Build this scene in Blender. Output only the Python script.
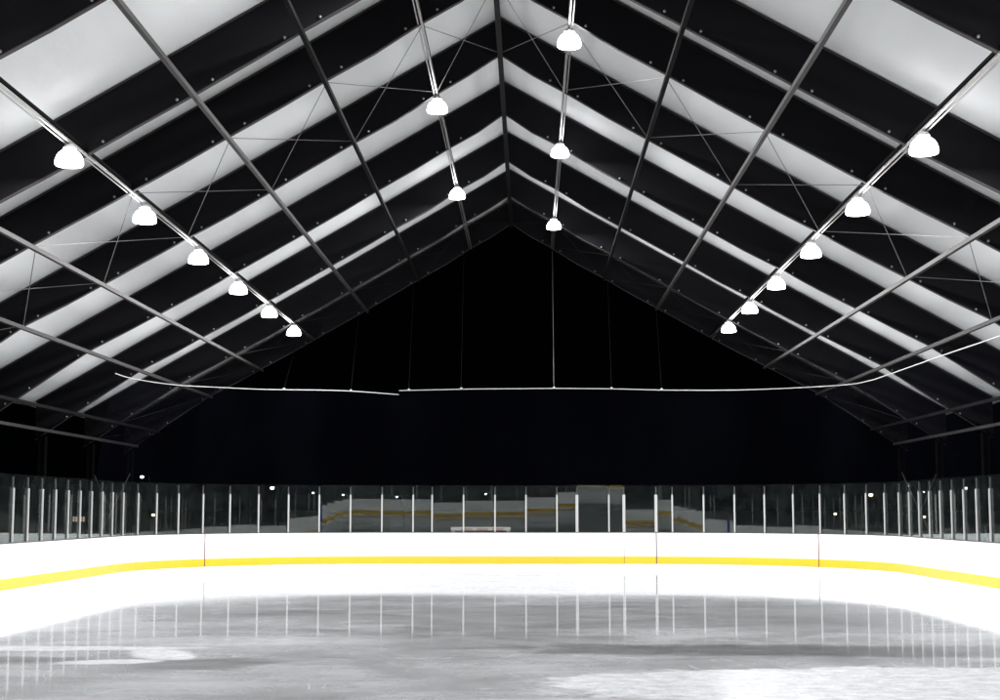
import bpy, bmesh, math, random
from mathutils import Vector, Matrix
random.seed(7)
S = bpy.context.scene
C = S.collection
for o in list(bpy.data.objects): bpy.data.objects.remove(o)

# ------------------------------------------------------------------ camera
F_PX, PITCH, YAW = 1491.04, 0.10672, -0.01454
cd = bpy.data.cameras.new('camera'); cam = bpy.data.objects.new('camera', cd); C.objects.link(cam)
cd.sensor_width = 36.0; cd.lens = 36.0*F_PX/1000.0; cd.clip_start = 0.1; cd.clip_end = 3000
cam.location = (0.4075, 0.0, 2.0954)
cam.rotation_euler = (math.pi/2+PITCH, 0, -YAW)
S.camera = cam

# ------------------------------------------------------------------ night sky, exposure
w = bpy.data.worlds.new('World'); S.world = w; w.use_nodes = True
bg = w.node_tree.nodes['Background']; bg.inputs[0].default_value = (0.25, 0.33, 0.6, 1); bg.inputs[1].default_value = 0.0011
S.view_settings.view_transform = 'Standard'; S.view_settings.look = 'None'
S.view_settings.exposure = 0.0; S.view_settings.gamma = 1.0
try: S.view_settings.use_curve_mapping = False
except Exception: pass
LAMP_POWER = 690.0
BOWL_EMIT = 15.0
LAMP_COL = (0.985, 0.985, 1.0)

# ------------------------------------------------------------------ fitted dimensions
D, W, R = 58.568, 13.1436, 8.4742            # end boards, half width, corner radius
YC = D - 30.5; BH = 1.216; GH = 1.83         # rink centre, board height, glass height
XR, H0, ML, MR, DH = -0.026, 14.0, 0.5718, 0.5697, 1.06
KS, GS, ES = -0.0314, 0.0054, -0.0027        # the shelter stands slightly skew to the rink
FY = [23.44, 29.36, 32.79, 38.50, 44.43, 50.455, 56.08, 61.73]
BACK = [17.6, 11.75, 5.9, 0.05, -5.8]
AP = [0.0, 1.678, 3.8475, 6.032, 8.247, 10.446, 12.553, 14.75, 15.65]
M2 = 0.6626; KINK = 12.553; A_COL = 15.65; A_EAVE = 16.5

# ------------------------------------------------------------------ materials
def mat(name):
    m = bpy.data.materials.new(name); m.use_nodes = True
    nt = m.node_tree
    return m, nt, nt.nodes['Principled BSDF'], nt.nodes['Material Output']
def N(nt, t, **kw):
    n = nt.nodes.new(t)
    for k, v in kw.items(): setattr(n, k, v)
    return n
def simple(name, col, rough=0.5, metal=0.0, var=0.12, scale=3.0, bump=0.0, bscale=20.0, stretch=(1,1,1), spec=0.5):
    m, nt, b, out = mat(name)
    tc = N(nt, 'ShaderNodeTexCoord'); mp = N(nt, 'ShaderNodeMapping'); mp.inputs['Scale'].default_value = stretch
    nt.links.new(tc.outputs['Object'], mp.inputs[0])
    nz = N(nt, 'ShaderNodeTexNoise'); nz.inputs['Scale'].default_value = scale; nz.inputs['Detail'].default_value = 6
    nt.links.new(mp.outputs[0], nz.inputs['Vector'])
    mx = N(nt, 'ShaderNodeMix', data_type='RGBA')
    mx.inputs[6].default_value = tuple(c*(1-var) for c in col)+(1,)
    mx.inputs[7].default_value = tuple(min(1, c*(1+var)) for c in col)+(1,)
    nt.links.new(nz.outputs[0], mx.inputs[0]); nt.links.new(mx.outputs[2], b.inputs['Base Color'])
    b.inputs['Roughness'].default_value = rough; b.inputs['Metallic'].default_value = metal
    b.inputs['Specular IOR Level'].default_value = spec
    if bump > 0:
        n2 = N(nt, 'ShaderNodeTexNoise'); n2.inputs['Scale'].default_value = bscale; n2.inputs['Detail'].default_value = 4
        nt.links.new(mp.outputs[0], n2.inputs['Vector'])
        bp = N(nt, 'ShaderNodeBump'); bp.inputs['Strength'].default_value = bump; bp.inputs['Distance'].default_value = 0.05
        nt.links.new(n2.outputs[0], bp.inputs['Height']); nt.links.new(bp.outputs[0], b.inputs['Normal'])
    return m
def emit(name, col, s):
    m, nt, b, out = mat(name)
    b.inputs['Base Color'].default_value = (0.8, 0.8, 0.8, 1)
    b.inputs['Emission Color'].default_value = col+(1,); b.inputs['Emission Strength'].default_value = s
    return m

M_board = simple('white_board', (0.82, 0.82, 0.82), 0.35, var=0.03, scale=1.5)
M_kick = simple('yellow_kick', (0.64, 0.37, 0.010), 0.4, var=0.05, scale=2.0)
M_cap = simple('cap_rail', (0.06, 0.06, 0.065), 0.5)
M_post = simple('white_post', (0.33, 0.33, 0.325), 0.4, var=0.03)
M_clip = simple('glass_clip', (0.025, 0.025, 0.027), 0.6)
M_seam = simple('gate_seam', (0.10, 0.10, 0.10), 0.6)
M_red = simple('goal_line_red', (0.14, 0.015, 0.015), 0.5)
M_blue = simple('blue_line_blue', (0.02, 0.03, 0.30), 0.5)
M_black = simple('black_liner', (0.0065, 0.0065, 0.0078), 0.6, var=0.25, scale=0.6, bump=0.25, bscale=0.8, spec=0.05)
M_fabric = simple('white_fabric', (0.87, 0.885, 0.89), 0.6, var=0.05, scale=0.35, bump=0.6, bscale=1.1, spec=0.2, stretch=(1,0.5,1))
M_flange = simple('flange_metal', (0.034, 0.031, 0.030), 0.6, metal=0.0, var=0.25, scale=4, spec=0.25)
M_purlin = simple('purlin_steel', (0.024, 0.022, 0.021), 0.6, metal=0.0, var=0.25, scale=3, spec=0.2)
M_purlin_dim = simple('dimmed_purlin_steel', (0.007, 0.007, 0.007), 0.8, var=0.25, scale=3, spec=0.04)  # darker copy of the purlin steel
M_purlin_dark = simple('ridge_steel', (0.003, 0.003, 0.003), 0.7, spec=0.1)
M_galv = simple('galvanised_pipe', (0.62, 0.61, 0.60), 0.28, metal=0.9, var=0.12, scale=6)
M_rod = simple('brace_rod_steel', (0.16, 0.16, 0.16), 0.45, metal=0.3)
M_bolt = simple('bolt_zinc', (0.22, 0.22, 0.22), 0.45, metal=0.4)
M_column = simple('column_steel', (0.003, 0.003, 0.003), 1.0, var=0.2, spec=0.0)
M_housing = simple('lamp_housing', (0.75, 0.75, 0.74), 0.3, metal=0.2)
M_cable = simple('net_cable_white', (0.45, 0.45, 0.44), 0.5)
M_wire_dim = simple('dimmed_wire', (0.012, 0.012, 0.012), 0.8, spec=0.05)  # near-black copy for unlit hangers and the far-bay rods
M_ground = simple('night_ground', (0.035, 0.035, 0.035), 0.9, var=0.4, scale=0.2)
M_streetpole = simple('street_pole', (0.05, 0.05, 0.05), 0.6)
M_house = simple('house_wall', (0.10, 0.09, 0.08), 0.8)
M_roofdark = simple('house_roof', (0.03, 0.03, 0.03), 0.8)
M_binwhite = simple('bin_white', (0.28, 0.26, 0.24), 0.6)
M_binred = simple('bin_red', (0.24, 0.13, 0.12), 0.6)
M_bowl = emit('lamp_bowl_glow', LAMP_COL, BOWL_EMIT)
M_coldlamp = emit('cold_street_glow', (0.75, 0.85, 1.0), 14)
M_warmlamp = emit('warm_street_glow', (1.0, 0.72, 0.40), 6)
M_window = emit('warm_window_glow', (1.0, 0.80, 0.50), 0.45)

def glass_mat():
    m, nt, b, out = mat('rink_glass'); nt.nodes.remove(b)
    tr = N(nt, 'ShaderNodeBsdfTransparent'); tr.inputs[0].default_value = (0.93, 0.96, 0.95, 1)
    gl = N(nt, 'ShaderNodeBsdfGlossy'); gl.inputs['Roughness'].default_value = 0.0; gl.inputs[0].default_value = (0.93, 1, 0.98, 1)
    di = N(nt, 'ShaderNodeBsdfDiffuse'); di.inputs[0].default_value = (0.65, 0.75, 0.75, 1)
    lw = N(nt, 'ShaderNodeLayerWeight'); lw.inputs[0].default_value = 0.5
    pw = N(nt, 'ShaderNodeMath', operation='POWER'); pw.inputs[1].default_value = 5
    ma = N(nt, 'ShaderNodeMath', operation='MULTIPLY_ADD'); ma.inputs[1].default_value = 0.5; ma.inputs[2].default_value = 0.032
    nt.links.new(lw.outputs['Facing'], pw.inputs[0]); nt.links.new(pw.outputs[0], ma.inputs[0])
    nz = N(nt, 'ShaderNodeTexNoise'); nz.inputs['Scale'].default_value = 2.2; nz.inputs['Detail'].default_value = 5
    tc = N(nt, 'ShaderNodeTexCoord'); nt.links.new(tc.outputs['Object'], nz.inputs['Vector'])
    mr = N(nt, 'ShaderNodeMapRange'); mr.inputs[1].default_value = 0.3; mr.inputs[2].default_value = 0.75
    mr.inputs[3].default_value = 0.0015; mr.inputs[4].default_value = 0.006
    nt.links.new(nz.outputs[0], mr.inputs[0])
    m1 = N(nt, 'ShaderNodeMixShader'); nt.links.new(mr.outputs[0], m1.inputs[0])
    nt.links.new(tr.outputs[0], m1.inputs[1]); nt.links.new(di.outputs[0], m1.inputs[2])
    m2 = N(nt, 'ShaderNodeMixShader'); nt.links.new(ma.outputs[0], m2.inputs[0])
    nt.links.new(m1.outputs[0], m2.inputs[1]); nt.links.new(gl.outputs[0], m2.inputs[2])
    nt.links.new(m2.outputs[0], out.inputs[0])
    return m
M_glass = glass_mat()

def net_mat():
    m, nt, b, out = mat('netting'); nt.nodes.remove(b)
    tr = N(nt, 'ShaderNodeBsdfTransparent')
    di = N(nt, 'ShaderNodeBsdfDiffuse'); di.inputs[0].default_value = (0.006, 0.0065, 0.011, 1)
    tc = N(nt, 'ShaderNodeTexCoord')
    nz = N(nt, 'ShaderNodeTexNoise'); nz.inputs['Scale'].default_value = 1.0; nz.inputs['Detail'].default_value = 3
    mp = N(nt, 'ShaderNodeMapping'); mp.inputs['Scale'].default_value = (0.35, 0.35, 0.2)
    nt.links.new(tc.outputs['Object'], mp.inputs[0]); nt.links.new(mp.outputs[0], nz.inputs['Vector'])
    mr = N(nt, 'ShaderNodeMapRange'); mr.inputs[1].default_value = 0.35; mr.inputs[2].default_value = 0.75
    mr.inputs[3].default_value = 0.05; mr.inputs[4].default_value = 0.14
    nt.links.new(nz.outputs[0], mr.inputs[0])
    mx = N(nt, 'ShaderNodeMixShader'); nt.links.new(mr.outputs[0], mx.inputs[0])
    nt.links.new(tr.outputs[0], mx.inputs[1]); nt.links.new(di.outputs[0], mx.inputs[2])
    nt.links.new(mx.outputs[0], out.inputs[0])
    return m
M_net = net_mat()

# ---- ice: wet clear ice over concrete, frosted snow by the boards and in scraped patches
def ice_mat():
    m, nt, b, out = mat('rink_ice'); nt.nodes.remove(b)
    L = nt.links.new
    def math_(op, a, b_=None, c=None, clamp=False):
        n = N(nt, 'ShaderNodeMath', operation=op); n.use_clamp = clamp
        for i, v in enumerate((a, b_, c)):
            if v is None: continue
            if isinstance(v, (int, float)): n.inputs[i].default_value = v
            else: L(v, n.inputs[i])
        return n.outputs[0]
    def rng(v, a, b_, c=0.0, d=1.0, smooth=True):
        n = N(nt, 'ShaderNodeMapRange'); n.interpolation_type = 'SMOOTHSTEP' if smooth else 'LINEAR'
        L(v, n.inputs[0]); n.inputs[1].default_value = a; n.inputs[2].default_value = b_
        n.inputs[3].default_value = c; n.inputs[4].default_value = d
        return n.outputs[0]
    tc = N(nt, 'ShaderNodeTexCoord'); P = tc.outputs['Object']
    def noise(scale, detail=6, rough=0.55, stretch=(1,1,1), dist=0.0, off=(0,0,0)):
        mp = N(nt, 'ShaderNodeMapping'); mp.inputs['Scale'].default_value = stretch; mp.inputs['Location'].default_value = off
        L(P, mp.inputs[0]); n = N(nt, 'ShaderNodeTexNoise'); L(mp.outputs[0], n.inputs['Vector'])
        n.inputs['Scale'].default_value = scale; n.inputs['Detail'].default_value = detail
        n.inputs['Roughness'].default_value = rough; n.inputs['Distortion'].default_value = dist
        return n.outputs[0]
    sx = N(nt, 'ShaderNodeSeparateXYZ'); L(P, sx.inputs[0]); X, Y = sx.outputs[0], sx.outputs[1]
    big = noise(0.22, 5, 0.6, dist=0.8); mid = noise(1.1, 8, 0.65, dist=0.6); fine = noise(9.0, 6, 0.7)
    wisp = noise(0.55, 8, 0.7, (0.6, 1.6, 1), 1.4, (3, 7, 0))
    # distance from the boards
    qx = math_('SUBTRACT', math_('ABSOLUTE', X), W-R); qy = math_('SUBTRACT', math_('ABSOLUTE', math_('SUBTRACT', Y, YC)), 30.5-R)
    mx, my = math_('MAXIMUM', qx, 0.0), math_('MAXIMUM', qy, 0.0)
    ln = math_('SQRT', math_('ADD', math_('MULTIPLY', mx, mx), math_('MULTIPLY', my, my)))
    inn = math_('MINIMUM', math_('MAXIMUM', qx, qy), 0.0)
    dist = math_('SUBTRACT', R, math_('ADD', ln, inn))
    nb = math_('MULTIPLY', math_('SUBTRACT', big, 0.5), 2.4)
    edge = rng(math_('ADD', dist, nb), 1.0, 6.5, 1.0, 0.0)
    haze_ = rng(math_('ADD', dist, math_('MULTIPLY', math_('SUBTRACT', mid, 0.5), 3.0)), 2.0, 8.5, 0.20, 0.0)
    edge = math_('MAXIMUM', edge, rng(math_('ADD', Y, math_('MULTIPLY', math_('SUBTRACT', big, 0.5), 6.0)), 46.5, 50.5))
    # scraped snow patches at their places on the ice: centre, radii, angle, softness
    def blob(cx, cy, rx, ry, ang=0.0, amp=0.8, soft=0.5, nz=mid):
        ca, sa = math.cos(ang), math.sin(ang)
        dx, dy = math_('SUBTRACT', X, cx), math_('SUBTRACT', Y, cy)
        u = math_('ADD', math_('MULTIPLY', dx, ca/rx), math_('MULTIPLY', dy, sa/rx))
        v = math_('ADD', math_('MULTIPLY', dx, -sa/ry), math_('MULTIPLY', dy, ca/ry))
        r = math_('SQRT', math_('ADD', math_('MULTIPLY', u, u), math_('MULTIPLY', v, v)))
        r = math_('ADD', r, math_('MULTIPLY', math_('SUBTRACT', nz, 0.5), amp*2))
        return rng(r, 1.0-soft*0.5, 1.0+soft*0.5, 1.0, 0.0)
    patches = [(blob(5.6, 18.3, 5.2, 2.15, 0.0, 0.45, 0.35, mid), 0.95), (blob(0.6, 16.3, 2.6, 0.8, 0.1, 0.5, 0.6, mid), 0.6), (blob(-3.5, 15.6, 4.5, 0.9, 0.0, 0.9, 1.0, wisp), 0.5),
               (blob(-7.6, 22.9, 3.2, 0.42, 0.02, 0.4, 0.8, mid), 1.0), (blob(-4.8, 22.0, 0.5, 0.9, 0.5, 0.5, 0.8, mid), 0.95),
               (blob(-5.3, 20.9, 0.8, 0.35, 0.2, 0.5, 0.9, mid), 0.9), (blob(-4.3, 24.2, 2.8, 1.1, 0.0, 0.9, 0.9, mid), 0.55),
               (blob(-5.6, 16.4, 2.2, 0.8, 0.2, 0.8, 0.8, mid), 0.4), (blob(-5.5, 33.5, 3.5, 3.0, 0.0, 1.0, 1.0, wisp), 0.18), (blob(-3.0, 28.8, 4.0, 1.2, 0.0, 1.0, 0.9, wisp), 0.22),
               (blob(7.0, 23.9, 1.6, 0.5, -0.1, 0.9, 0.9, mid), 0.25), (blob(-2.6, 19.0, 1.4, 0.3, 0.1, 0.8, 0.9, wisp), 0.3)]
    snow = edge
    patches += [(blob(0.0, 42.0, 12.0, 2.6, 0.0, 1.3, 0.5, mid), 0.42), (blob(-7.5, 36.0, 3.0, 4.5, 0.3, 1.2, 0.8, mid), 0.4)]
    for p_, k_ in patches: snow = math_('MAXIMUM', snow, math_('MULTIPLY', p_, k_))
    # dark wet smears
    darks = [(blob(5.2, 22.7, 4.8, 0.9, -0.05, 0.7, 0.7, mid), 0.8), (blob(-7.6, 21.1, 1.8, 0.55, 0.0, 0.5, 0.6, mid), 0.8),
             (blob(-5.9, 50.1, 1.6, 0.42, 0.0, 0.3, 0.4, mid), 0.6), (blob(3.5, 30.0, 7.0, 3.6, 0.0, 0.6, 0.9, wisp), 0.25),
             (blob(-6.0, 44.0, 3.2, 1.3, 0.1, 0.8, 0.6, wisp), 0.35), (blob(-4.0, 20.6, 0.9, 0.7, 0.4, 0.8, 0.8, wisp), 0.4)]
    dark = 0.0
    for p_, k_ in darks: dark = math_('MAXIMUM', dark, math_('MULTIPLY', p_, k_))
    # base grey of the clear ice
    g = math_('ADD', rng(big, 0.3, 0.7, -0.03, 0.03), rng(wisp, 0.3, 0.75, -0.025, 0.045))
    g = math_('ADD', g, rng(mid, 0.3, 0.7, -0.02, 0.02))
    g = math_('ADD', g, ICE_BASE)
    g = math_('ADD', g, rng(math_('SUBTRACT', 34.0, Y), 0, 18, 0.0, 0.035))      # base grey gets lighter towards the near end
    g = math_('MULTIPLY', g, math_('SUBTRACT', 1.0, math_('MULTIPLY', dark, 0.55)))
    g = math_('ADD', g, haze_)
    g = math_('MULTIPLY', g, rng(fine, 0.2, 0.8, 0.9, 1.1))
    for sc, st, of in ((0.9, (1.0, 0.25, 1), (1, 5, 0)), (0.7, (0.3, 1.0, 1), (9, 2, 0)), (1.6, (0.8, 0.5, 1), (4, 4, 0))):
        ns = noise(sc, 1, 0.4, st, 0.5, of)
        line = rng(math_('ABSOLUTE', math_('SUBTRACT', ns, 0.5)), 0.0, 0.004, 1.0, 0.0)
        line = math_('MULTIPLY', line, rng(noise(0.8, 3, 0.6, (1, 1, 1), 0.0, of), 0.5, 0.62))
        g = math_('ADD', g, math_('MULTIPLY', line, 0.09))
    sn = math_('MULTIPLY', rng(noise(4.0, 8, 0.75), 0.3, 0.7, 0.25, 0.42), rng(noise(22.0, 4, 0.7), 0.3, 0.7, 0.88, 1.10))
    sn = math_('MAXIMUM', sn, math_('MULTIPLY', edge, rng(mid, 0.3, 0.7, 0.48, 0.62)))
    col = math_('ADD', math_('MULTIPLY', g, math_('SUBTRACT', 1.0, snow)), math_('MULTIPLY', sn, math_('MULTIPLY', snow, math_('ADD', 0.66, math_('MULTIPLY', edge, 0.34)))))
    cc = N(nt, 'ShaderNodeCombineColor'); L(math_('MULTIPLY', col, 0.97), cc.inputs[0]); L(math_('MULTIPLY', col, 0.985), cc.inputs[1]); L(col, cc.inputs[2])
    di = N(nt, 'ShaderNodeBsdfDiffuse'); L(cc.outputs[0], di.inputs[0])
    gl = N(nt, 'ShaderNodeBsdfGlossy'); gl.inputs[0].default_value = (0.97, 0.98, 1, 1)
    L(rng(snow, 0.25, 1.0, 0.045, 0.25), gl.inputs['Roughness'])
    hb = math_('ADD', math_('MULTIPLY', fine, math_('MULTIPLY', snow, 0.9)), math_('MULTIPLY', mid, math_('MULTIPLY', snow, 1.2)))
    bp = N(nt, 'ShaderNodeBump'); bp.inputs['Strength'].default_value = 0.35; bp.inputs['Distance'].default_value = 0.015; L(hb, bp.inputs['Height'])
    L(bp.outputs[0], di.inputs['Normal'])
    rip = N(nt, 'ShaderNodeBump'); rip.inputs['Strength'].default_value = 0.25; rip.inputs['Distance'].default_value = 0.0012
    L(noise(2.5, 3, 0.5), rip.inputs['Height']); L(rip.outputs[0], gl.inputs['Normal'])
    fac = math_('MULTIPLY', rng(snow, 0.3, 1.0, ICE_GLOSS, 0.08), rng(math_('SUBTRACT', big, dark), 0.2, 0.7, 1.08, 0.88))
    mxs = N(nt, 'ShaderNodeMixShader'); L(fac, mxs.inputs[0]); L(di.outputs[0], mxs.inputs[1]); L(gl.outputs[0], mxs.inputs[2])
    L(mxs.outputs[0], out.inputs[0])
    return m
ICE_BASE, ICE_GLOSS = 0.165, 0.42
M_ice = ice_mat()

# ------------------------------------------------------------------ mesh helpers
def obj(name, bm, m, parent=None, smooth=False, recalc=True):
    if recalc: bmesh.ops.recalc_face_normals(bm, faces=bm.faces)
    me = bpy.data.meshes.new(name); bm.to_mesh(me); bm.free()
    for p in me.polygons: p.use_smooth = smooth
    for k in (m if isinstance(m, (list, tuple)) else [m]): me.materials.append(k)
    o = bpy.data.objects.new(name, me); C.objects.link(o)
    if parent: o.parent = parent
    return o
def empty(name, loc=(0,0,0), parent=None):
    o = bpy.data.objects.new(name, None); C.objects.link(o); o.location = loc; o.empty_display_size = 0.3
    if parent: o.parent = parent
    return o
def tag(o, label=None, cat=None, group=None, kind=None):
    if label: o['label'] = label
    if cat: o['category'] = cat
    if group: o['group'] = group
    if kind: o['kind'] = kind
    return o
def hexa(bm, P):
    v = [bm.verts.new(p) for p in P]
    for f in ((0,1,2,3),(4,7,6,5),(0,4,5,1),(1,5,6,2),(2,6,7,3),(3,7,4,0)): bm.faces.new([v[i] for i in f])
def box(bm, c, s):
    x, y, z = c; a, b, h = s[0]/2, s[1]/2, s[2]/2
    hexa(bm, [(x-a,y-b,z-h),(x+a,y-b,z-h),(x+a,y+b,z-h),(x-a,y+b,z-h),(x-a,y-b,z+h),(x+a,y-b,z+h),(x+a,y+b,z+h),(x-a,y+b,z+h)])
def bar(bm, p, q, w_, h_, up=Vector((0,0,1))):
    p, q = Vector(p), Vector(q); d = (q-p).normalized()
    s = d.cross(up)
    if s.length < 1e-4: s = Vector((1,0,0))
    s.normalize(); u = s.cross(d)
    P = []
    for e in (p, q):
        for a, b in ((-1,-1),(1,-1),(1,1),(-1,1)): P.append(e + s*(a*w_/2) + u*(b*h_/2))
    hexa(bm, P)
def tube(bm, pts, r, n=8, cap=True):
    pts = [Vector(p) for p in pts]; rings = []
    for i, p in enumerate(pts):
        d = (pts[min(i+1, len(pts)-1)] - pts[max(i-1, 0)]).normalized()
        s = d.cross(Vector((0,0,1)));
        if s.length < 1e-3: s = Vector((1,0,0))
        s.normalize(); u = s.cross(d)
        rr = r[i] if isinstance(r, (list, tuple)) else r
        rings.append([bm.verts.new(p + (s*math.cos(2*math.pi*k/n) + u*math.sin(2*math.pi*k/n))*rr) for k in range(n)])
    for a, b in zip(rings, rings[1:]):
        for k in range(n): bm.faces.new((a[k], a[(k+1)%n], b[(k+1)%n], b[k]))
    if cap: bm.faces.new(rings[0][::-1]); bm.faces.new(rings[-1])
def lathe(bm, prof, n=28, c=(0,0,0)):
    rings = []
    for r, z in prof:
        rings.append([bm.verts.new((c[0]+r*math.cos(2*math.pi*k/n), c[1]+r*math.sin(2*math.pi*k/n), c[2]+z)) for k in range(n)])
    for a, b in zip(rings, rings[1:]):
        for k in range(n): bm.faces.new((a[k], a[(k+1)%n], b[(k+1)%n], b[k]))
    return rings

# ------------------------------------------------------------------ ground and ice (setting)
bm = bmesh.new(); v = [bm.verts.new(p) for p in ((-1500,-600,-0.06),(1500,-600,-0.06),(1500,2500,-0.06),(-1500,2500,-0.06))]; bm.faces.new(v)
tag(obj('ground', bm, M_ground), kind='structure')

def path(t, side, off=0.0):
    """point on the boards line; t = arc length from the middle of the far end, side -1 left / +1 right"""
    a = W-R; Lc = R*math.pi/2; Ls = 61.0-2*R
    if t < a: x, y, nx, ny = t, D, 0, 1
    elif t < a+Lc: th = (t-a)/R; nx, ny = math.sin(th), math.cos(th); x, y = a+R*nx, D-R+R*ny
    elif t < a+Lc+Ls: x, y, nx, ny = W, D-R-(t-a-Lc), 1, 0
    elif t < a+2*Lc+Ls: th = (t-a-Lc-Ls)/R; nx, ny = math.cos(th), -math.sin(th); x, y = a+R*nx, D-61+R+R*ny
    else: x, y, nx, ny = a-(t-a-2*Lc-Ls), D-61, 0, -1
    return Vector((side*(x+nx*off), y+ny*off, 0)), Vector((side*nx, ny, 0))
TT = 2*(W-R)+R*math.pi+61.0-2*R
bm = bmesh.new(); ring = []
for s_ in (1, -1):
    n = 160; rr = [path(TT*i/n, s_, 0.03)[0] for i in range(n)]
    ring += rr if s_ == 1 else [path(TT*(n-i)/n, s_, 0.03)[0] for i in range(n)]
bm.faces.new([bm.verts.new(p) for p in ring])
ice = obj('ice', bm, M_ice); tag(ice, kind='structure')
if ice.data.polygons[0].normal.z < 0:
    ice.data.flip_normals()

# ------------------------------------------------------------------ boards, glass and posts
def wallstrip(bm, side, t0, t1, o0, o1, z0, z1, step=0.6):
    n = max(1, int(math.ceil((t1-t0)/step))); prev = None; secs = []
    for i in range(n+1):
        t = t0+(t1-t0)*i/n
        a = path(t, side, o0)[0]; b = path(t, side, o1)[0]
        secs.append([bm.verts.new((a.x,a.y,z0)), bm.verts.new((b.x,b.y,z0)), bm.verts.new((b.x,b.y,z1)), bm.verts.new((a.x,a.y,z1))])
    for p, q in zip(secs, secs[1:]):
        for k in range(4): bm.faces.new((p[k], q[k], q[(k+1)%4], p[(k+1)%4]))
    bm.faces.new(secs[0]); bm.faces.new(secs[-1][::-1])
SP = 1.2194
far = [-3.10,-1.869,-0.639,0.571,1.78,2.56,3.807,4.391,5.637]
stops = [-(3.8415+SP*k) for k in range(24)][::-1] + far + [6.266+SP*k for k in range(21)]   # signed arc length, left negative
def P_(s, off=0.0):
    return path(abs(s), 1 if s >= 0 else -1, off)
def make_glass_pane(parent, s0, s1, tilt):
    """one pane, bent where the boards bend; tilt leans its top in (m)"""
    n = 1 if (max(abs(s0), abs(s1)) <= W-R or min(abs(s0), abs(s1)) > W-R+R*math.pi/2) else 4
    bm = bmesh.new(); secs = []
    for i in range(n+1):
        s = s0+0.02+(s1-s0-0.04)*i/n
        row = []
        for z, o in ((BH+0.012, 0.055), (BH+0.012, 0.067), (BH+GH, 0.067), (BH+GH, 0.055)):
            q = P_(s, o - (tilt if z > BH+1 else 0))[0]; row.append(bm.verts.new((q.x, q.y, z)))
        secs.append(row)
    for p, q in zip(secs, secs[1:]):
        for k in range(4): bm.faces.new((p[k], q[k], q[(k+1)%4], p[(k+1)%4]))
    bm.faces.new(secs[0]); bm.faces.new(secs[-1][::-1])
    return obj('glass_pane', bm, M_glass, parent)
def make_post(parent, s, w_=0.075, PH=1.46):
    q, nrm = P_(s, 0.04); tdir = Vector((-nrm.y, nrm.x, 0))
    bm = bmesh.new(); c0 = q - nrm*0.01
    P = []
    for z in (BH+0.012, BH+PH):
        for a, b in ((-1,-1),(1,-1),(1,1),(-1,1)): 
            p = c0 + tdir*(a*w_/2) + nrm*(b*0.022); P.append((p.x, p.y, z))
    hexa(bm, P)
    bmesh.ops.bevel(bm, geom=list(bm.edges), offset=0.006, segments=1, affect='EDGES')
    o = obj('post', bm, M_post, parent)
    bm = bmesh.new(); P = []
    for z in (BH+PH+0.002, BH+GH-0.06):
        for a, b in ((-1,-1),(1,-1),(1,1),(-1,1)):
            p = q + nrm*0.02 + tdir*(a*0.020) + nrm*(b*0.02); P.append((p.x, p.y, z))
    hexa(bm, P); obj('clip', bm, M_clip, o)
    return o
tilts = {}
def tilt_for(s0, s1):
    m_ = (s0+s1)/2
    T = [(-9.9,-8.6,.0),(-8.6,-7.4,.012),(-7.4,-3.0,.026),(-3.0,-1.8,.022),(-1.8,.6,.024),(.6,1.8,.028),(1.8,2.6,.034),(2.6,3.9,.060),(3.9,4.4,.058),(4.4,5.7,.014),(5.7,6.3,.025),(6.3,7.5,.018),(7.5,8.8,.008)]
    for a, b, t in T:
        if a <= m_ < b: return t
    return random.uniform(-0.004, 0.004)
rb = empty('rink_boards', (0, D, 0))
def pr(o):    # keep world position under a moved parent
    o.matrix_parent_inverse = Matrix.Translation(-Vector((0, D, 0))); return o
class Dummy: pass
def panel(parent, s0, s1, gate=False):
    segs = [(s0, s1)] if s0*s1 >= 0 else [(s0, 0), (0, s1)]
    bm = bmesh.new(); bk = bmesh.new(); bc = bmesh.new()
    for a, b in segs:
        side = 1 if (a+b) > 0 else -1; t0, t1 = sorted((abs(a), abs(b)))
        g0 = 0.014 if gate else 0.002
        t0 += g0*(1 if (t0 > 1e-6) else 0); t1 -= g0
        wallstrip(bm, side, t0, t1, 0.0, 0.10, 0.015, BH-0.022)
        wallstrip(bk, side, t0, t1, -0.012, -0.001, 0.004, 0.29)
        wallstrip(bc, side, t0, t1, -0.006, 0.12, BH-0.020, BH+0.010)
    o = pr(obj('gate' if gate else 'board_panel', bm, M_board, parent))
    k = obj('kick_plate', bk, M_kick, o); c = obj('cap_rail', bc, M_cap, o)
    for x in (k, c): x.matrix_parent_inverse = Matrix.Identity(4)
    return o
edges = sorted(set([stops[0]] + [stops[i] for i in range(2, 24, 2)] + [-3.10, -0.639, 1.78, 4.391, 5.637] + [stops[i] for i in range(34, len(stops), 2)] + [stops[-1]]))
for a, b in zip(edges, edges[1:]): panel(rb, a, b, gate=(abs(a-4.391) < 1e-3))
for a, b in zip(stops, stops[1:]): pr(make_glass_pane(rb, a, b, tilt_for(a, b)))
for s in stops:
    pr(make_post(rb, s, 0.11 if any(abs(s-q) < 1e-3 for q in (2.56, 4.391, 5.637)) else 0.06))
# dark seam behind the gate joints, goal line marks
for s in (4.391, 5.637):
    bm = bmesh.new(); q, n_ = P_(s, 0.06); box(bm, (q.x, q.y, BH/2), (0.05, 0.06, BH-0.06)); pr(obj('gate_jamb', bm, M_seam, rb))
    hw_ = 0.022 if s > 5 else 0.006
    bm = bmesh.new(); wallstrip(bm, 1, s-hw_, s+hw_, -0.016, -0.0135, 0.006, BH-0.024); pr(obj('gate_edge', bm, M_cap, rb))
for side in (-1, 1):
    bm = bmesh.new(); t = 12.293; wallstrip(bm, side, t-0.022, t+0.022, -0.016, -0.0135, 0.006, BH-0.024); pr(obj('goal_line_mark', bm, M_red, rb))
tag(rb, 'white rink boards with yellow kick plate, glass panes and white posts round the far end', 'rink boards', 'rink boards')

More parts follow.
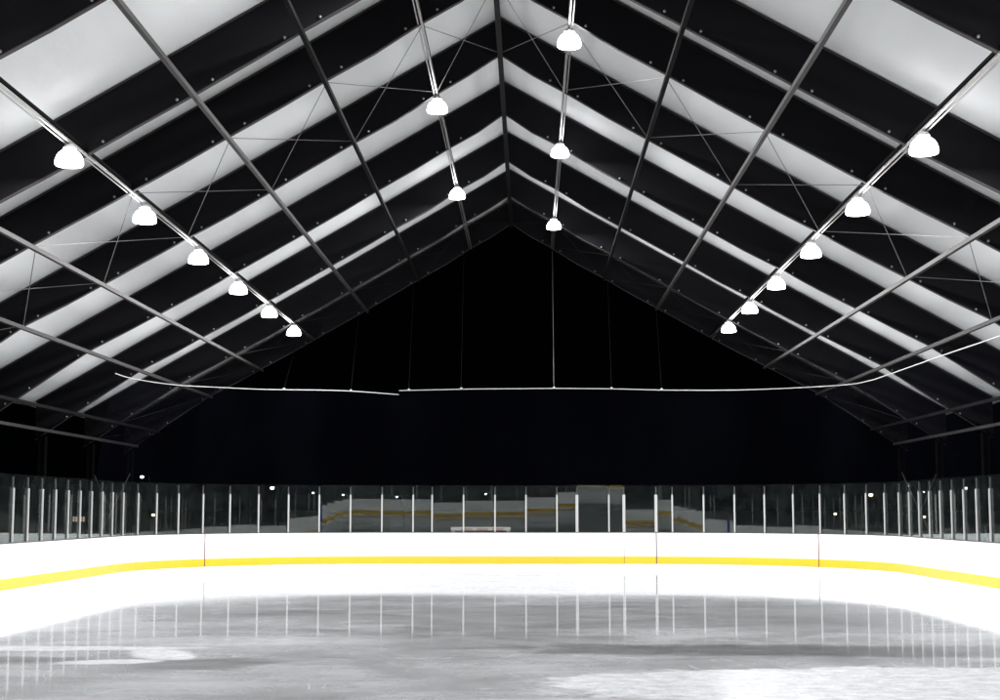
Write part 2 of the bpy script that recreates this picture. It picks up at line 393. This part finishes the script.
rb2 = empty('rink_boards', (0, D-61, 0)); rb2.name = 'rink_boards.001'
def pr2(o):
    o.matrix_parent_inverse = Matrix.Translation(-Vector((0, D-61, 0))); return o
for side in (-1, 1):
    t_start = abs(stops[0]) if side < 0 else stops[-1]
    n = int((TT-t_start)/1.95); st = [t_start+(TT-t_start)*i/n for i in range(n+1)]
    bm = bmesh.new(); bk = bmesh.new(); bc = bmesh.new()
    wallstrip(bm, side, t_start+.003, TT, 0.0, 0.10, 0.015, BH-0.022); wallstrip(bk, side, t_start+.003, TT, -0.012, -0.001, 0.004, 0.29)
    wallstrip(bc, side, t_start+.003, TT, -0.006, 0.12, BH-0.020, BH+0.010)
    o = pr2(obj('board_panel', bm, M_board, rb2)); obj('kick_plate', bk, M_kick, o); obj('cap_rail', bc, M_cap, o)
    for a, b in zip(st, st[1:]):
        o = make_glass_pane(rb2, side*a, side*b, 0.0); pr2(o)
        pr2(make_post(rb2, side*b))
    # blue line and centre line marks on the side boards
    t_of = lambda y: (W-R)+R*math.pi/2+(D-R-y)
    for y, mm, hw in ((D-22.6, M_blue, 0.15), (D-38.4, M_blue, 0.15), (YC, M_red, 0.15), (D-57.8+2.0, M_red, 0.03)):
        bm = bmesh.new(); wallstrip(bm, side, t_of(y)-hw, t_of(y)+hw, -0.016, -0.0135, 0.006, BH-0.024); pr2(obj('line_mark', bm, mm, rb2))
tag(rb2, 'white rink boards with yellow kick plate around the near end behind the camera', 'rink boards', 'rink boards')

# ------------------------------------------------------------------ the shelter
def bow(a):
    a = abs(a)
    return 0.06 - 0.16*(1-((a-6.3)/6.3)**2) if a < 12.6 else 0.06
def SP_(a, Y, kind='low', dz=0.0):
    X = XR + GS*(Y-60) + a; h = H0 + ES*(Y-60); m_ = ML if a < 0 else MR; A = abs(a)
    if kind == 'up': z = h + DH - m_*A + 0.3*bow(a)
    else: z = h - m_*A + bow(a) if A <= KINK else h + bow(a) - m_*KINK - M2*(A-KINK)
    return Vector((X, Y + KS*(X-XR), z+dz))
shelter = empty('rink_shelter', (0, 0, 0))
tag(shelter, 'gabled open ended shelter of black beams under white roof fabric over the ice', 'shelter')

def frame_meshes(Y, parent, detail=True):
    aa = sorted(set([0.0]+[AP[i]*s for i in range(1, 9) for s in (1,-1)]+[ (AP[i]+AP[i+1])/2*s for i in range(0,7) for s in (1,-1)]+[16.2*s for s in (1,-1)]))
    lo, up, rnd = [], [], random.Random(int(Y*10))
    for a in aa:
        mid_ = min(abs(abs(a)-q) for q in AP) > 0.3; sag = (rnd.uniform(-0.06, -0.01) if abs(a) < 4 else rnd.uniform(-0.02, 0.015)) if mid_ and abs(a) < 12 else rnd.uniform(-0.01, 0.02)
        lo.append(SP_(max(-A_COL-.55, min(A_COL+.55, a)), Y, 'low', sag)); up.append(SP_(a, Y, 'up', -0.02))
    bm = bmesh.new(); T = 0.05
    for i in range(len(aa)-1):
        l0, l1, u0, u1 = lo[i], lo[i+1], up[i], up[i+1]; d = Vector((0, T, 0))
        if i == 0: first = True
        hexa(bm, [l0-d, l1-d, l1+d, l0+d, u0-d, u1-d, u1+d, u0+d])
    bmesh.ops.remove_doubles(bm, verts=bm.verts, dist=0.0005)
    fr = obj('frame', bm, M_black, parent)
    bm = bmesh.new(); bu = bmesh.new()
    for i in range(len(aa)-1):
        d = (lo[i+1]-lo[i]); bar(bm, lo[i]-Vector((0,0,.018)), lo[i+1]-Vector((0,0,.016)), 0.115, 0.022)
        bar(bu, up[i]+Vector((0,-0.06,-0.03)), up[i+1]+Vector((0,-0.06,-0.03)), 0.035, 0.035)
    obj('lower_flange', bm, M_flange, fr); obj('upper_chord', bu, M_flange, fr)
    for s in (-1, 1):
        bm = bmesh.new(); c = SP_(s*(A_COL+0.28), Y); zt = SP_(s*(A_COL+0.28), Y).z-0.05
        box(bm, (c.x, c.y, zt/2), (0.16, 0.035, zt)); 
        for e in (-1, 1): box(bm, (c.x+e*0.095, c.y, zt/2), (0.03, 0.26, zt))
        obj('column', bm, M_column, fr)
    if detail:
        for i in range(1, 8):
            for s in (-1, 1):
                for e in (-0.36, 0.36):
                    p = SP_(s*AP[i]+e, Y); bm = bmesh.new()
                    bmesh.ops.create_uvsphere(bm, u_segments=8, v_segments=6, radius=0.031, matrix=Matrix.Translation(p+Vector((0,-0.09,0.05))))
                    obj('bolt', bm, M_bolt, fr, smooth=True)
    return fr
for Y in FY: frame_meshes(Y, shelter)
for Y in BACK: frame_meshes(Y, shelter, detail=False)

# roof fabric: two slopes, subdivided, sagging a little between frames
for s in (-1, 1):
    bm = bmesh.new(); na = 34; ys = []
    FS = sorted(BACK+FY)
    for a, b in zip(FS, FS[1:]):
        for k in range(6): ys.append((a+(b-a)*k/6, k/6))
    ys.append((FS[-1], 0.0))
    grid = []
    for Y, ph in ys:
        row = []
        for i in range(na+1):
            a = A_EAVE*i/na; sag = 0.07*math.sin(math.pi*ph)*(0.6+0.4*math.sin(a*1.9+Y))
            row.append(bm.verts.new(SP_(s*a if i else s*1e-4, Y, 'up', -sag)))
        grid.append(row)
    for r0, r1 in zip(grid, grid[1:]):
        for i in range(na): bm.faces.new((r0[i], r0[i+1], r1[i+1], r1[i]))
    o = obj('roof_fabric', bm, M_fabric, shelter, smooth=True)
    mo = o.modifiers.new('thickness', 'SOLIDIFY'); mo.thickness = 0.006; mo.offset = 1 if s > 0 else -1

Y0, Y1 = BACK[-1], FY[-1]
for i, a in enumerate(AP):
    for s in ((1,) if i == 0 else (-1, 1)):
        bm = bmesh.new()
        if i == 0: bar(bm, SP_(0, Y0, dz=-0.13), SP_(0, Y1, dz=-0.13), 0.13, 0.13); obj('ridge_purlin', bm, M_purlin_dark, shelter)
        elif i in (1, 4):
            tube(bm, [SP_(s*a, Y0+(Y1-Y0)*k/10, dz=-0.01) for k in range(11)], 0.036, 10); o = obj('lamp_pipe', bm, M_galv, shelter, smooth=True)
            bm = bmesh.new(); tube(bm, [SP_(s*(a+0.075), Y0+(Y1-Y0)*k/10, dz=-0.005) for k in range(11)], 0.018, 6); obj('cable_conduit', bm, M_galv, o, smooth=True)
            bm = bmesh.new(); bar(bm, SP_(s*a, Y0, dz=0.09), SP_(s*a, Y1, dz=0.09), 0.05, 0.06); obj('purlin', bm, M_purlin_dark, shelter)
        else: bar(bm, SP_(s*a, Y0, dz=-0.09), SP_(s*a, Y1, dz=-0.09), 0.095, 0.10); obj('purlin', bm, M_purlin if i in (3, 5, 6, 8) else M_purlin_dim, shelter)  # eave purlin takes the darker copy, painting the dimness there
# X braces in the plane of the lower flanges, two bays
for Ya, Yb in ((FY[2], FY[3]), (FY[6], FY[7])):
    for s in (-1, 1):
        for i in range(8):
            a0, a1 = AP[i], AP[i+1]
            for p, q in ((a0, a1), (a1, a0)):
                bm = bmesh.new(); tube(bm, [SP_(s*p, Ya+.15, dz=-0.02), SP_(s*q, Yb-.15, dz=-0.02)], 0.010, 6); obj('brace_rod', bm, M_rod if Ya < 50 else M_wire_dim, shelter)  # far-bay rods coloured darker, so their dimness is painted
            # tie rods of the side walls
for Ya, Yb in ((FY[2], FY[3]), (FY[6], FY[7])):
    for s in (-1, 1):
        for za, zb in ((0.4, 3.6), (3.6, 0.4)):
            bm = bmesh.new(); pa, pb = SP_(s*15.9, Ya+.1), SP_(s*15.9, Yb-.1); pa.z, pb.z = za, zb
            tube(bm, [pa, pb], 0.010, 6); obj('wall_brace', bm, M_rod, shelter)

# ------------------------------------------------------------------ lamps
def make_lamp(parent_name='high_bay_lamp'):
    r = empty(parent_name)
    bm = bmesh.new()
    out_ = [(0.262,0.0),(0.275,0.03),(0.270,0.10),(0.245,0.18),(0.205,0.245),(0.155,0.285),(0.125,0.30),(0.120,0.345)]
    inn_ = [(x-0.008, z) for x, z in out_[::-1]]
    rings = lathe(bm, out_+inn_)
    for k in range(28): bm.faces.new((rings[-1][k], rings[-1][(k+1)%28], rings[0][(k+1)%28], rings[0][k]))
    obj('lamp_shade', bm, M_bowl, r, smooth=True)
    bm = bmesh.new(); rg = lathe(bm, [(0.02,0.425),(0.07,0.42),(0.10,0.40),(0.105,0.36),(0.12,0.352),(0.12,0.33)], 18)
    bm.faces.new(rg[0]); bm.faces.new(rg[-1][::-1]); h = obj('ballast_housing', bm, M_housing, r, smooth=True)
    bm = bmesh.new(); tube(bm, [(0,0,0.415),(0,0,0.46)], 0.012, 6); obj('hook', bm, M_housing, h)
    ld = bpy.data.lights.new('lamp_light', 'AREA'); ld.shape = 'DISK'; ld.size = 0.46; ld.energy = LAMP_POWER; ld.color = LAMP_COL
    lo = bpy.data.objects.new('lamp_light', ld); C.objects.link(lo); lo.parent = r; lo.location = (0, 0, -0.004)
    ld = bpy.data.lights.new('uplight', 'SPOT'); ld.spot_size = math.radians(62); ld.spot_blend = 0.8; ld.energy = 30; ld.color = LAMP_COL; ld.shadow_soft_size = 0.06
    lo = bpy.data.objects.new('uplight', ld); C.objects.link(lo); lo.parent = r; lo.location = (0, 0, 0.44); lo.rotation_euler = (math.pi, 0, 0)
    return r
proto = make_lamp(); first = True
def copy_tree(o, parent=None):
    c = o.copy(); C.objects.link(c)
    if parent: c.parent = parent
    for ch in list(o.children): copy_tree(ch, c)
    return c
def place(side, a, Y, label, group):
    global first
    o = proto if first else copy_tree(proto); first = False
    p = SP_(side*a, Y, dz=-0.03-0.46); o.location = p; o.rotation_euler = (0, 0, random.uniform(0, 3))
    tag(o, label, 'lamp', group)
ordn = ['nearest', 'second nearest', 'third nearest', 'fourth nearest', 'fifth nearest', 'farthest']
G = 'glowing bowl lamps hung from the lamp pipes'
for k, Y in enumerate((28.25, 34.0, 39.7, 45.3, 50.8, 56.2)):
    place(-1, AP[4], Y, 'glowing white bowl lamp, %s of the six on the outer left pipe' % ordn[k], G)
    place(1, AP[4], Y-0.15, 'glowing white bowl lamp, %s of the six on the outer right pipe' % ordn[k], G)
place(-1, AP[1], 38.6, 'glowing bowl lamp left of the ridge, the larger and nearer of two', G)
place(-1, AP[1], 49.5, 'glowing bowl lamp left of the ridge, the smaller and farther of two', G)
place(1, AP[1], 33.2, 'large glowing bowl lamp right of the ridge near the top edge', G)
place(1, AP[1], 43.7, 'glowing bowl lamp right of the ridge, middle of three on its pipe', G)
place(1, AP[1], 55.1, 'small glowing bowl lamp right of the ridge just above the dark gable opening', G)
for k, Y in enumerate((22.5, 16.8, 11.1, 5.4, -0.3)):
    for s in (-1, 1): place(s, AP[4], Y, 'glowing bowl lamp over the near ice on the outer %s pipe, outside the picture' % ('left' if s < 0 else 'right'), 'lamps over the near ice outside the picture')
for Y in (27.6, 16.6, 5.6): place(-1, AP[1], Y, 'glowing bowl lamp over the near ice left of the ridge, outside the picture', 'lamps over the near ice outside the picture')
for Y in (21.6, 10.6, -0.4): place(1, AP[1], Y, 'glowing bowl lamp over the near ice right of the ridge, outside the picture', 'lamps over the near ice outside the picture')

# ------------------------------------------------------------------ net cable, hangers and netting
ZC = 6.90
cl = [(-12.8,48.1,-.40),(-12.9,50.9,-.335),(-12.45,55.1,-.19),(-11.4,58.5,-.01),(-9.9,59.3,-.02),(-7.45,59.4,-.05),(-6.2,59.4,-.10),(-4.5,59.4,-.23)]
cr = [(-4.5,59.5,-.06),(-3.0,59.5,-.03),(-1.5,59.5,0),(0.2,59.5,0.01),(1.7,59.5,0.02),(4.0,59.5,0.0),(6.0,59.5,-.05),(7.8,59.4,-.07),(9.4,59.3,-.06),(11.2,58.9,-.02),(12.4,55.3,-.2),(12.4,51.5,-.38),(12.3,48.1,-.45),(12.36,42.2,-.45),(12.46,37.5,-.45),(12.5,32,-.43)]
def smooth_pts(pts, n=6):
    out_ = []
    P = [Vector((x, y, ZC+z)) for x, y, z in pts]
    for i in range(len(P)-1):
        p0, p1, p2, p3 = P[max(i-1,0)], P[i], P[i+1], P[min(i+2, len(P)-1)]
        for k in range(n):
            t = k/n
            out_.append(0.5*((2*p1)+(p2-p0)*t+(2*p0-5*p1+4*p2-p3)*t*t+(3*p1-p0-3*p2+p3)*t**3))
    out_.append(P[-1]); return out_
def frame_z(x, y): # underside of the last beam above a point
    a = x-XR; return SP_(a, FY[-1]).z
for nm, pts, hang, lab in (('net_cable', cl, (-8.95,-6.4), 'thin white net cable across the left of the dark end, drooping at its right tip'),
                      ('net_cable', cr, (-4.2,-2.0,1.65,4.0,5.95), 'long thin white net cable across the dark end, curving up along the right side')):
    sp = smooth_pts(pts)
    t_ = empty(nm, sp[0])
    bm = bmesh.new(); tube(bm, [p-sp[0] for p in sp], 0.017, 8); obj('cable', bm, M_cable, t_, smooth=True)
    for hx in hang:
        q = min(sp, key=lambda p: abs(p.x-hx) + (0 if p.y > 57 else 99)); bm = bmesh.new()
        top = SP_(q.x-XR, FY[-1]); tube(bm, [Vector((q.x, q.y, q.z+0.03))-sp[0], Vector((q.x, top.y, top.z))-sp[0]], 0.007, 6); h = obj('hanger', bm, M_rod if abs(hx-1.65) < .01 else M_wire_dim, t_)  # hanger lit by the lamp is painted lighter, the rest dark
        bm = bmesh.new(); bmesh.ops.create_uvsphere(bm, u_segments=8, v_segments=6, radius=0.05, matrix=Matrix.Translation(Vector((q.x, q.y, q.z+0.03))-sp[0])); obj('clamp', bm, M_cable, t_)
    tag(t_, lab, 'cable', 'net cables')
for pts, lab in ((cl, 'faint dark netting hanging from the left net cable behind the glass'), (cr, 'faint dark netting hanging from the right net cable behind the glass')):
    sp = smooth_pts(pts, 4); bm = bmesh.new(); rows = []; rnd = random.Random(3)
    for i, p in enumerate(sp):
        d = sp[min(i+1, len(sp)-1)]-sp[max(i-1,0)]; n_ = Vector((-d.y, d.x, 0)).normalized()
        ph = i*1.1
        rows.append([bm.verts.new(Vector((p.x, p.y, 0)) + Vector((math.copysign(max(0, 13.35-abs(p.x))*k/6, p.x) if p.y < 56 else 0, 0, 0)) + n_*(0.05*math.sin(ph+k*.6)*(k/6)) + Vector((0,0, p.z-0.03-(p.z-3.1)*k/6))) for k in range(7)])
    for a, b in zip(rows, rows[1:]):
        for k in range(6): bm.faces.new((a[k], a[k+1], b[k+1], b[k]))
    tag(obj('safety_net', bm, M_net, smooth=True), lab, 'net', 'safety nets')

# ------------------------------------------------------------------ things behind the glass
t_ = empty('storage_bench', (-1.25, 60.6, 0))
bm = bmesh.new(); box(bm, (0,0,1.33), (2.4,0.5,0.14)); obj('seat', bm, M_binwhite, t_)
bm = bmesh.new(); 
for i in range(3): box(bm, (-0.55+i*0.62,-0.262,1.32), (0.46,0.02,0.08))
obj('red_panel', bm, M_binred, t_)
for sx in (-1.1, 1.1):
    bm = bmesh.new(); box(bm, (sx,0,0.6), (0.1,0.45,1.32)); obj('leg', bm, M_binwhite, t_)
tag(t_, 'low white bench with pale red panels just showing over the far boards', 'bench')

def street_lamp(x, y, z, m, r, label, arm=0.9, group='street lamps in the night beyond the rink'):
    r *= 0.75; t = empty('street_lamp', (x, y, -0.06)); hh = z+0.06
    bm = bmesh.new(); tube(bm, [(arm,0,0),(arm,0,hh*0.9),(arm*0.8,0,hh+0.12),(0,0,hh+0.16)], [0.08,0.06,0.045,0.04], 8); obj('pole', bm, M_streetpole, t)
    bm = bmesh.new(); box(bm, (0,0,hh+0.12+r*0.3), (r*2.6, r*1.4, 0.12)); obj('lamp_head', bm, M_streetpole, t)
    bm = bmesh.new(); bmesh.ops.create_uvsphere(bm, u_segments=12, v_segments=8, radius=r, matrix=Matrix.Translation((0,0,hh)) @ Matrix.Diagonal((1.0,0.8,0.75,1))); obj('lamp_glass', bm, m, t, smooth=True)
    tag(t, label, 'street lamp', group)
street_lamp(-40.35, 160, 5.59, M_coldlamp, 0.24, 'bright cold white street lamp standing above the glass left of the others')
street_lamp(-41.5, 170, 1.5, M_warmlamp, 0.26, 'low warm yellow lamp seen through the left corner glass')
street_lamp(-33.0, 200, 4.99, M_coldlamp, 0.34, 'bright cold street lamp between the second and third posts right of the left red mark')
street_lamp(-27.5, 200, 4.32, M_coldlamp, 0.17, 'small white street lamp, leftmost of three small ones left of centre')
street_lamp(-23.5, 200, 4.05, M_coldlamp, 0.15, 'small white street lamp, middle of three small ones left of centre')
street_lamp(-16.3, 200, 3.79, M_coldlamp, 0.15, 'small white street lamp, rightmost of three small ones left of centre')
street_lamp(-4.4, 200, 4.18, M_coldlamp, 0.13, 'tiny white street lamp near the middle above the storage bench')
street_lamp(37.9, 180, 1.59, M_warmlamp, 0.24, 'low pale lamp behind the glass just right of the right red mark')
street_lamp(42.2, 180, 3.85, M_warmlamp, 0.34, 'warm yellow street lamp high behind the right corner glass')
street_lamp(46.8, 180, 4.9, M_coldlamp, 0.12, 'tiny cold street lamp at the top edge of the right glass')
street_lamp(40.5, 150, 1.38, M_warmlamp, 0.18, 'low warm lamp behind the posts at the far right')
def house(x, y, w_, h_, wins, label):
    t = empty('house', (x, y, -0.06))
    bm = bmesh.new(); box(bm, (0,3,h_/2), (w_,6,h_)); obj('wall', bm, M_house, t)
    bm = bmesh.new(); v = [bm.verts.new(p) for p in ((-w_/2-.3,-.3,h_+.01),(w_/2+.3,-.3,h_+.01),(w_/2+.3,6.3,h_+.01),(-w_/2-.3,6.3,h_+.01),(-w_/2-.3,3,h_+1.6),(w_/2+.3,3,h_+1.6))]
    for f in ((0,1,5,4),(2,3,4,5),(0,4,3),(1,2,5),(3,2,1,0)): bm.faces.new([v[i] for i in f])
    obj('roof', bm, M_roofdark, t)
    for wx, wz, ww, wh in wins:
        bm = bmesh.new(); box(bm, (wx,-0.02,wz), (ww,0.04,wh)); f = obj('window', bm, M_window, t)
        bm = bmesh.new()
        for dx in (-ww/2, 0, ww/2): box(bm, (wx+dx,-0.05,wz), (0.05,0.05,wh+.05))
        for dz in (-wh/2, wh/2): box(bm, (wx,-0.05,wz+dz), (ww+.05,0.045,0.05))
        obj('frame', bm, M_streetpole, f)
    tag(t, label, 'house')
house(-35.8, 120, 8, 2.7, [(0.35,1.4,0.42,0.45),(0.95,1.4,0.42,0.45)], 'low dark house with two small warm lit windows beyond the left glass')
house(-49.5, 135, 7, 2.7, [(0.0,1.2,0.9,0.25)], 'dark house at the far left with one dim lit window')

S.render.engine = 'CYCLES'
S.cycles.max_bounces = 6; S.cycles.diffuse_bounces = 3; S.cycles.glossy_bounces = 4; S.cycles.transparent_max_bounces = 16
S.cycles.sample_clamp_indirect = 6.0
S.cycles.caustics_reflective = False; S.cycles.caustics_refractive = False
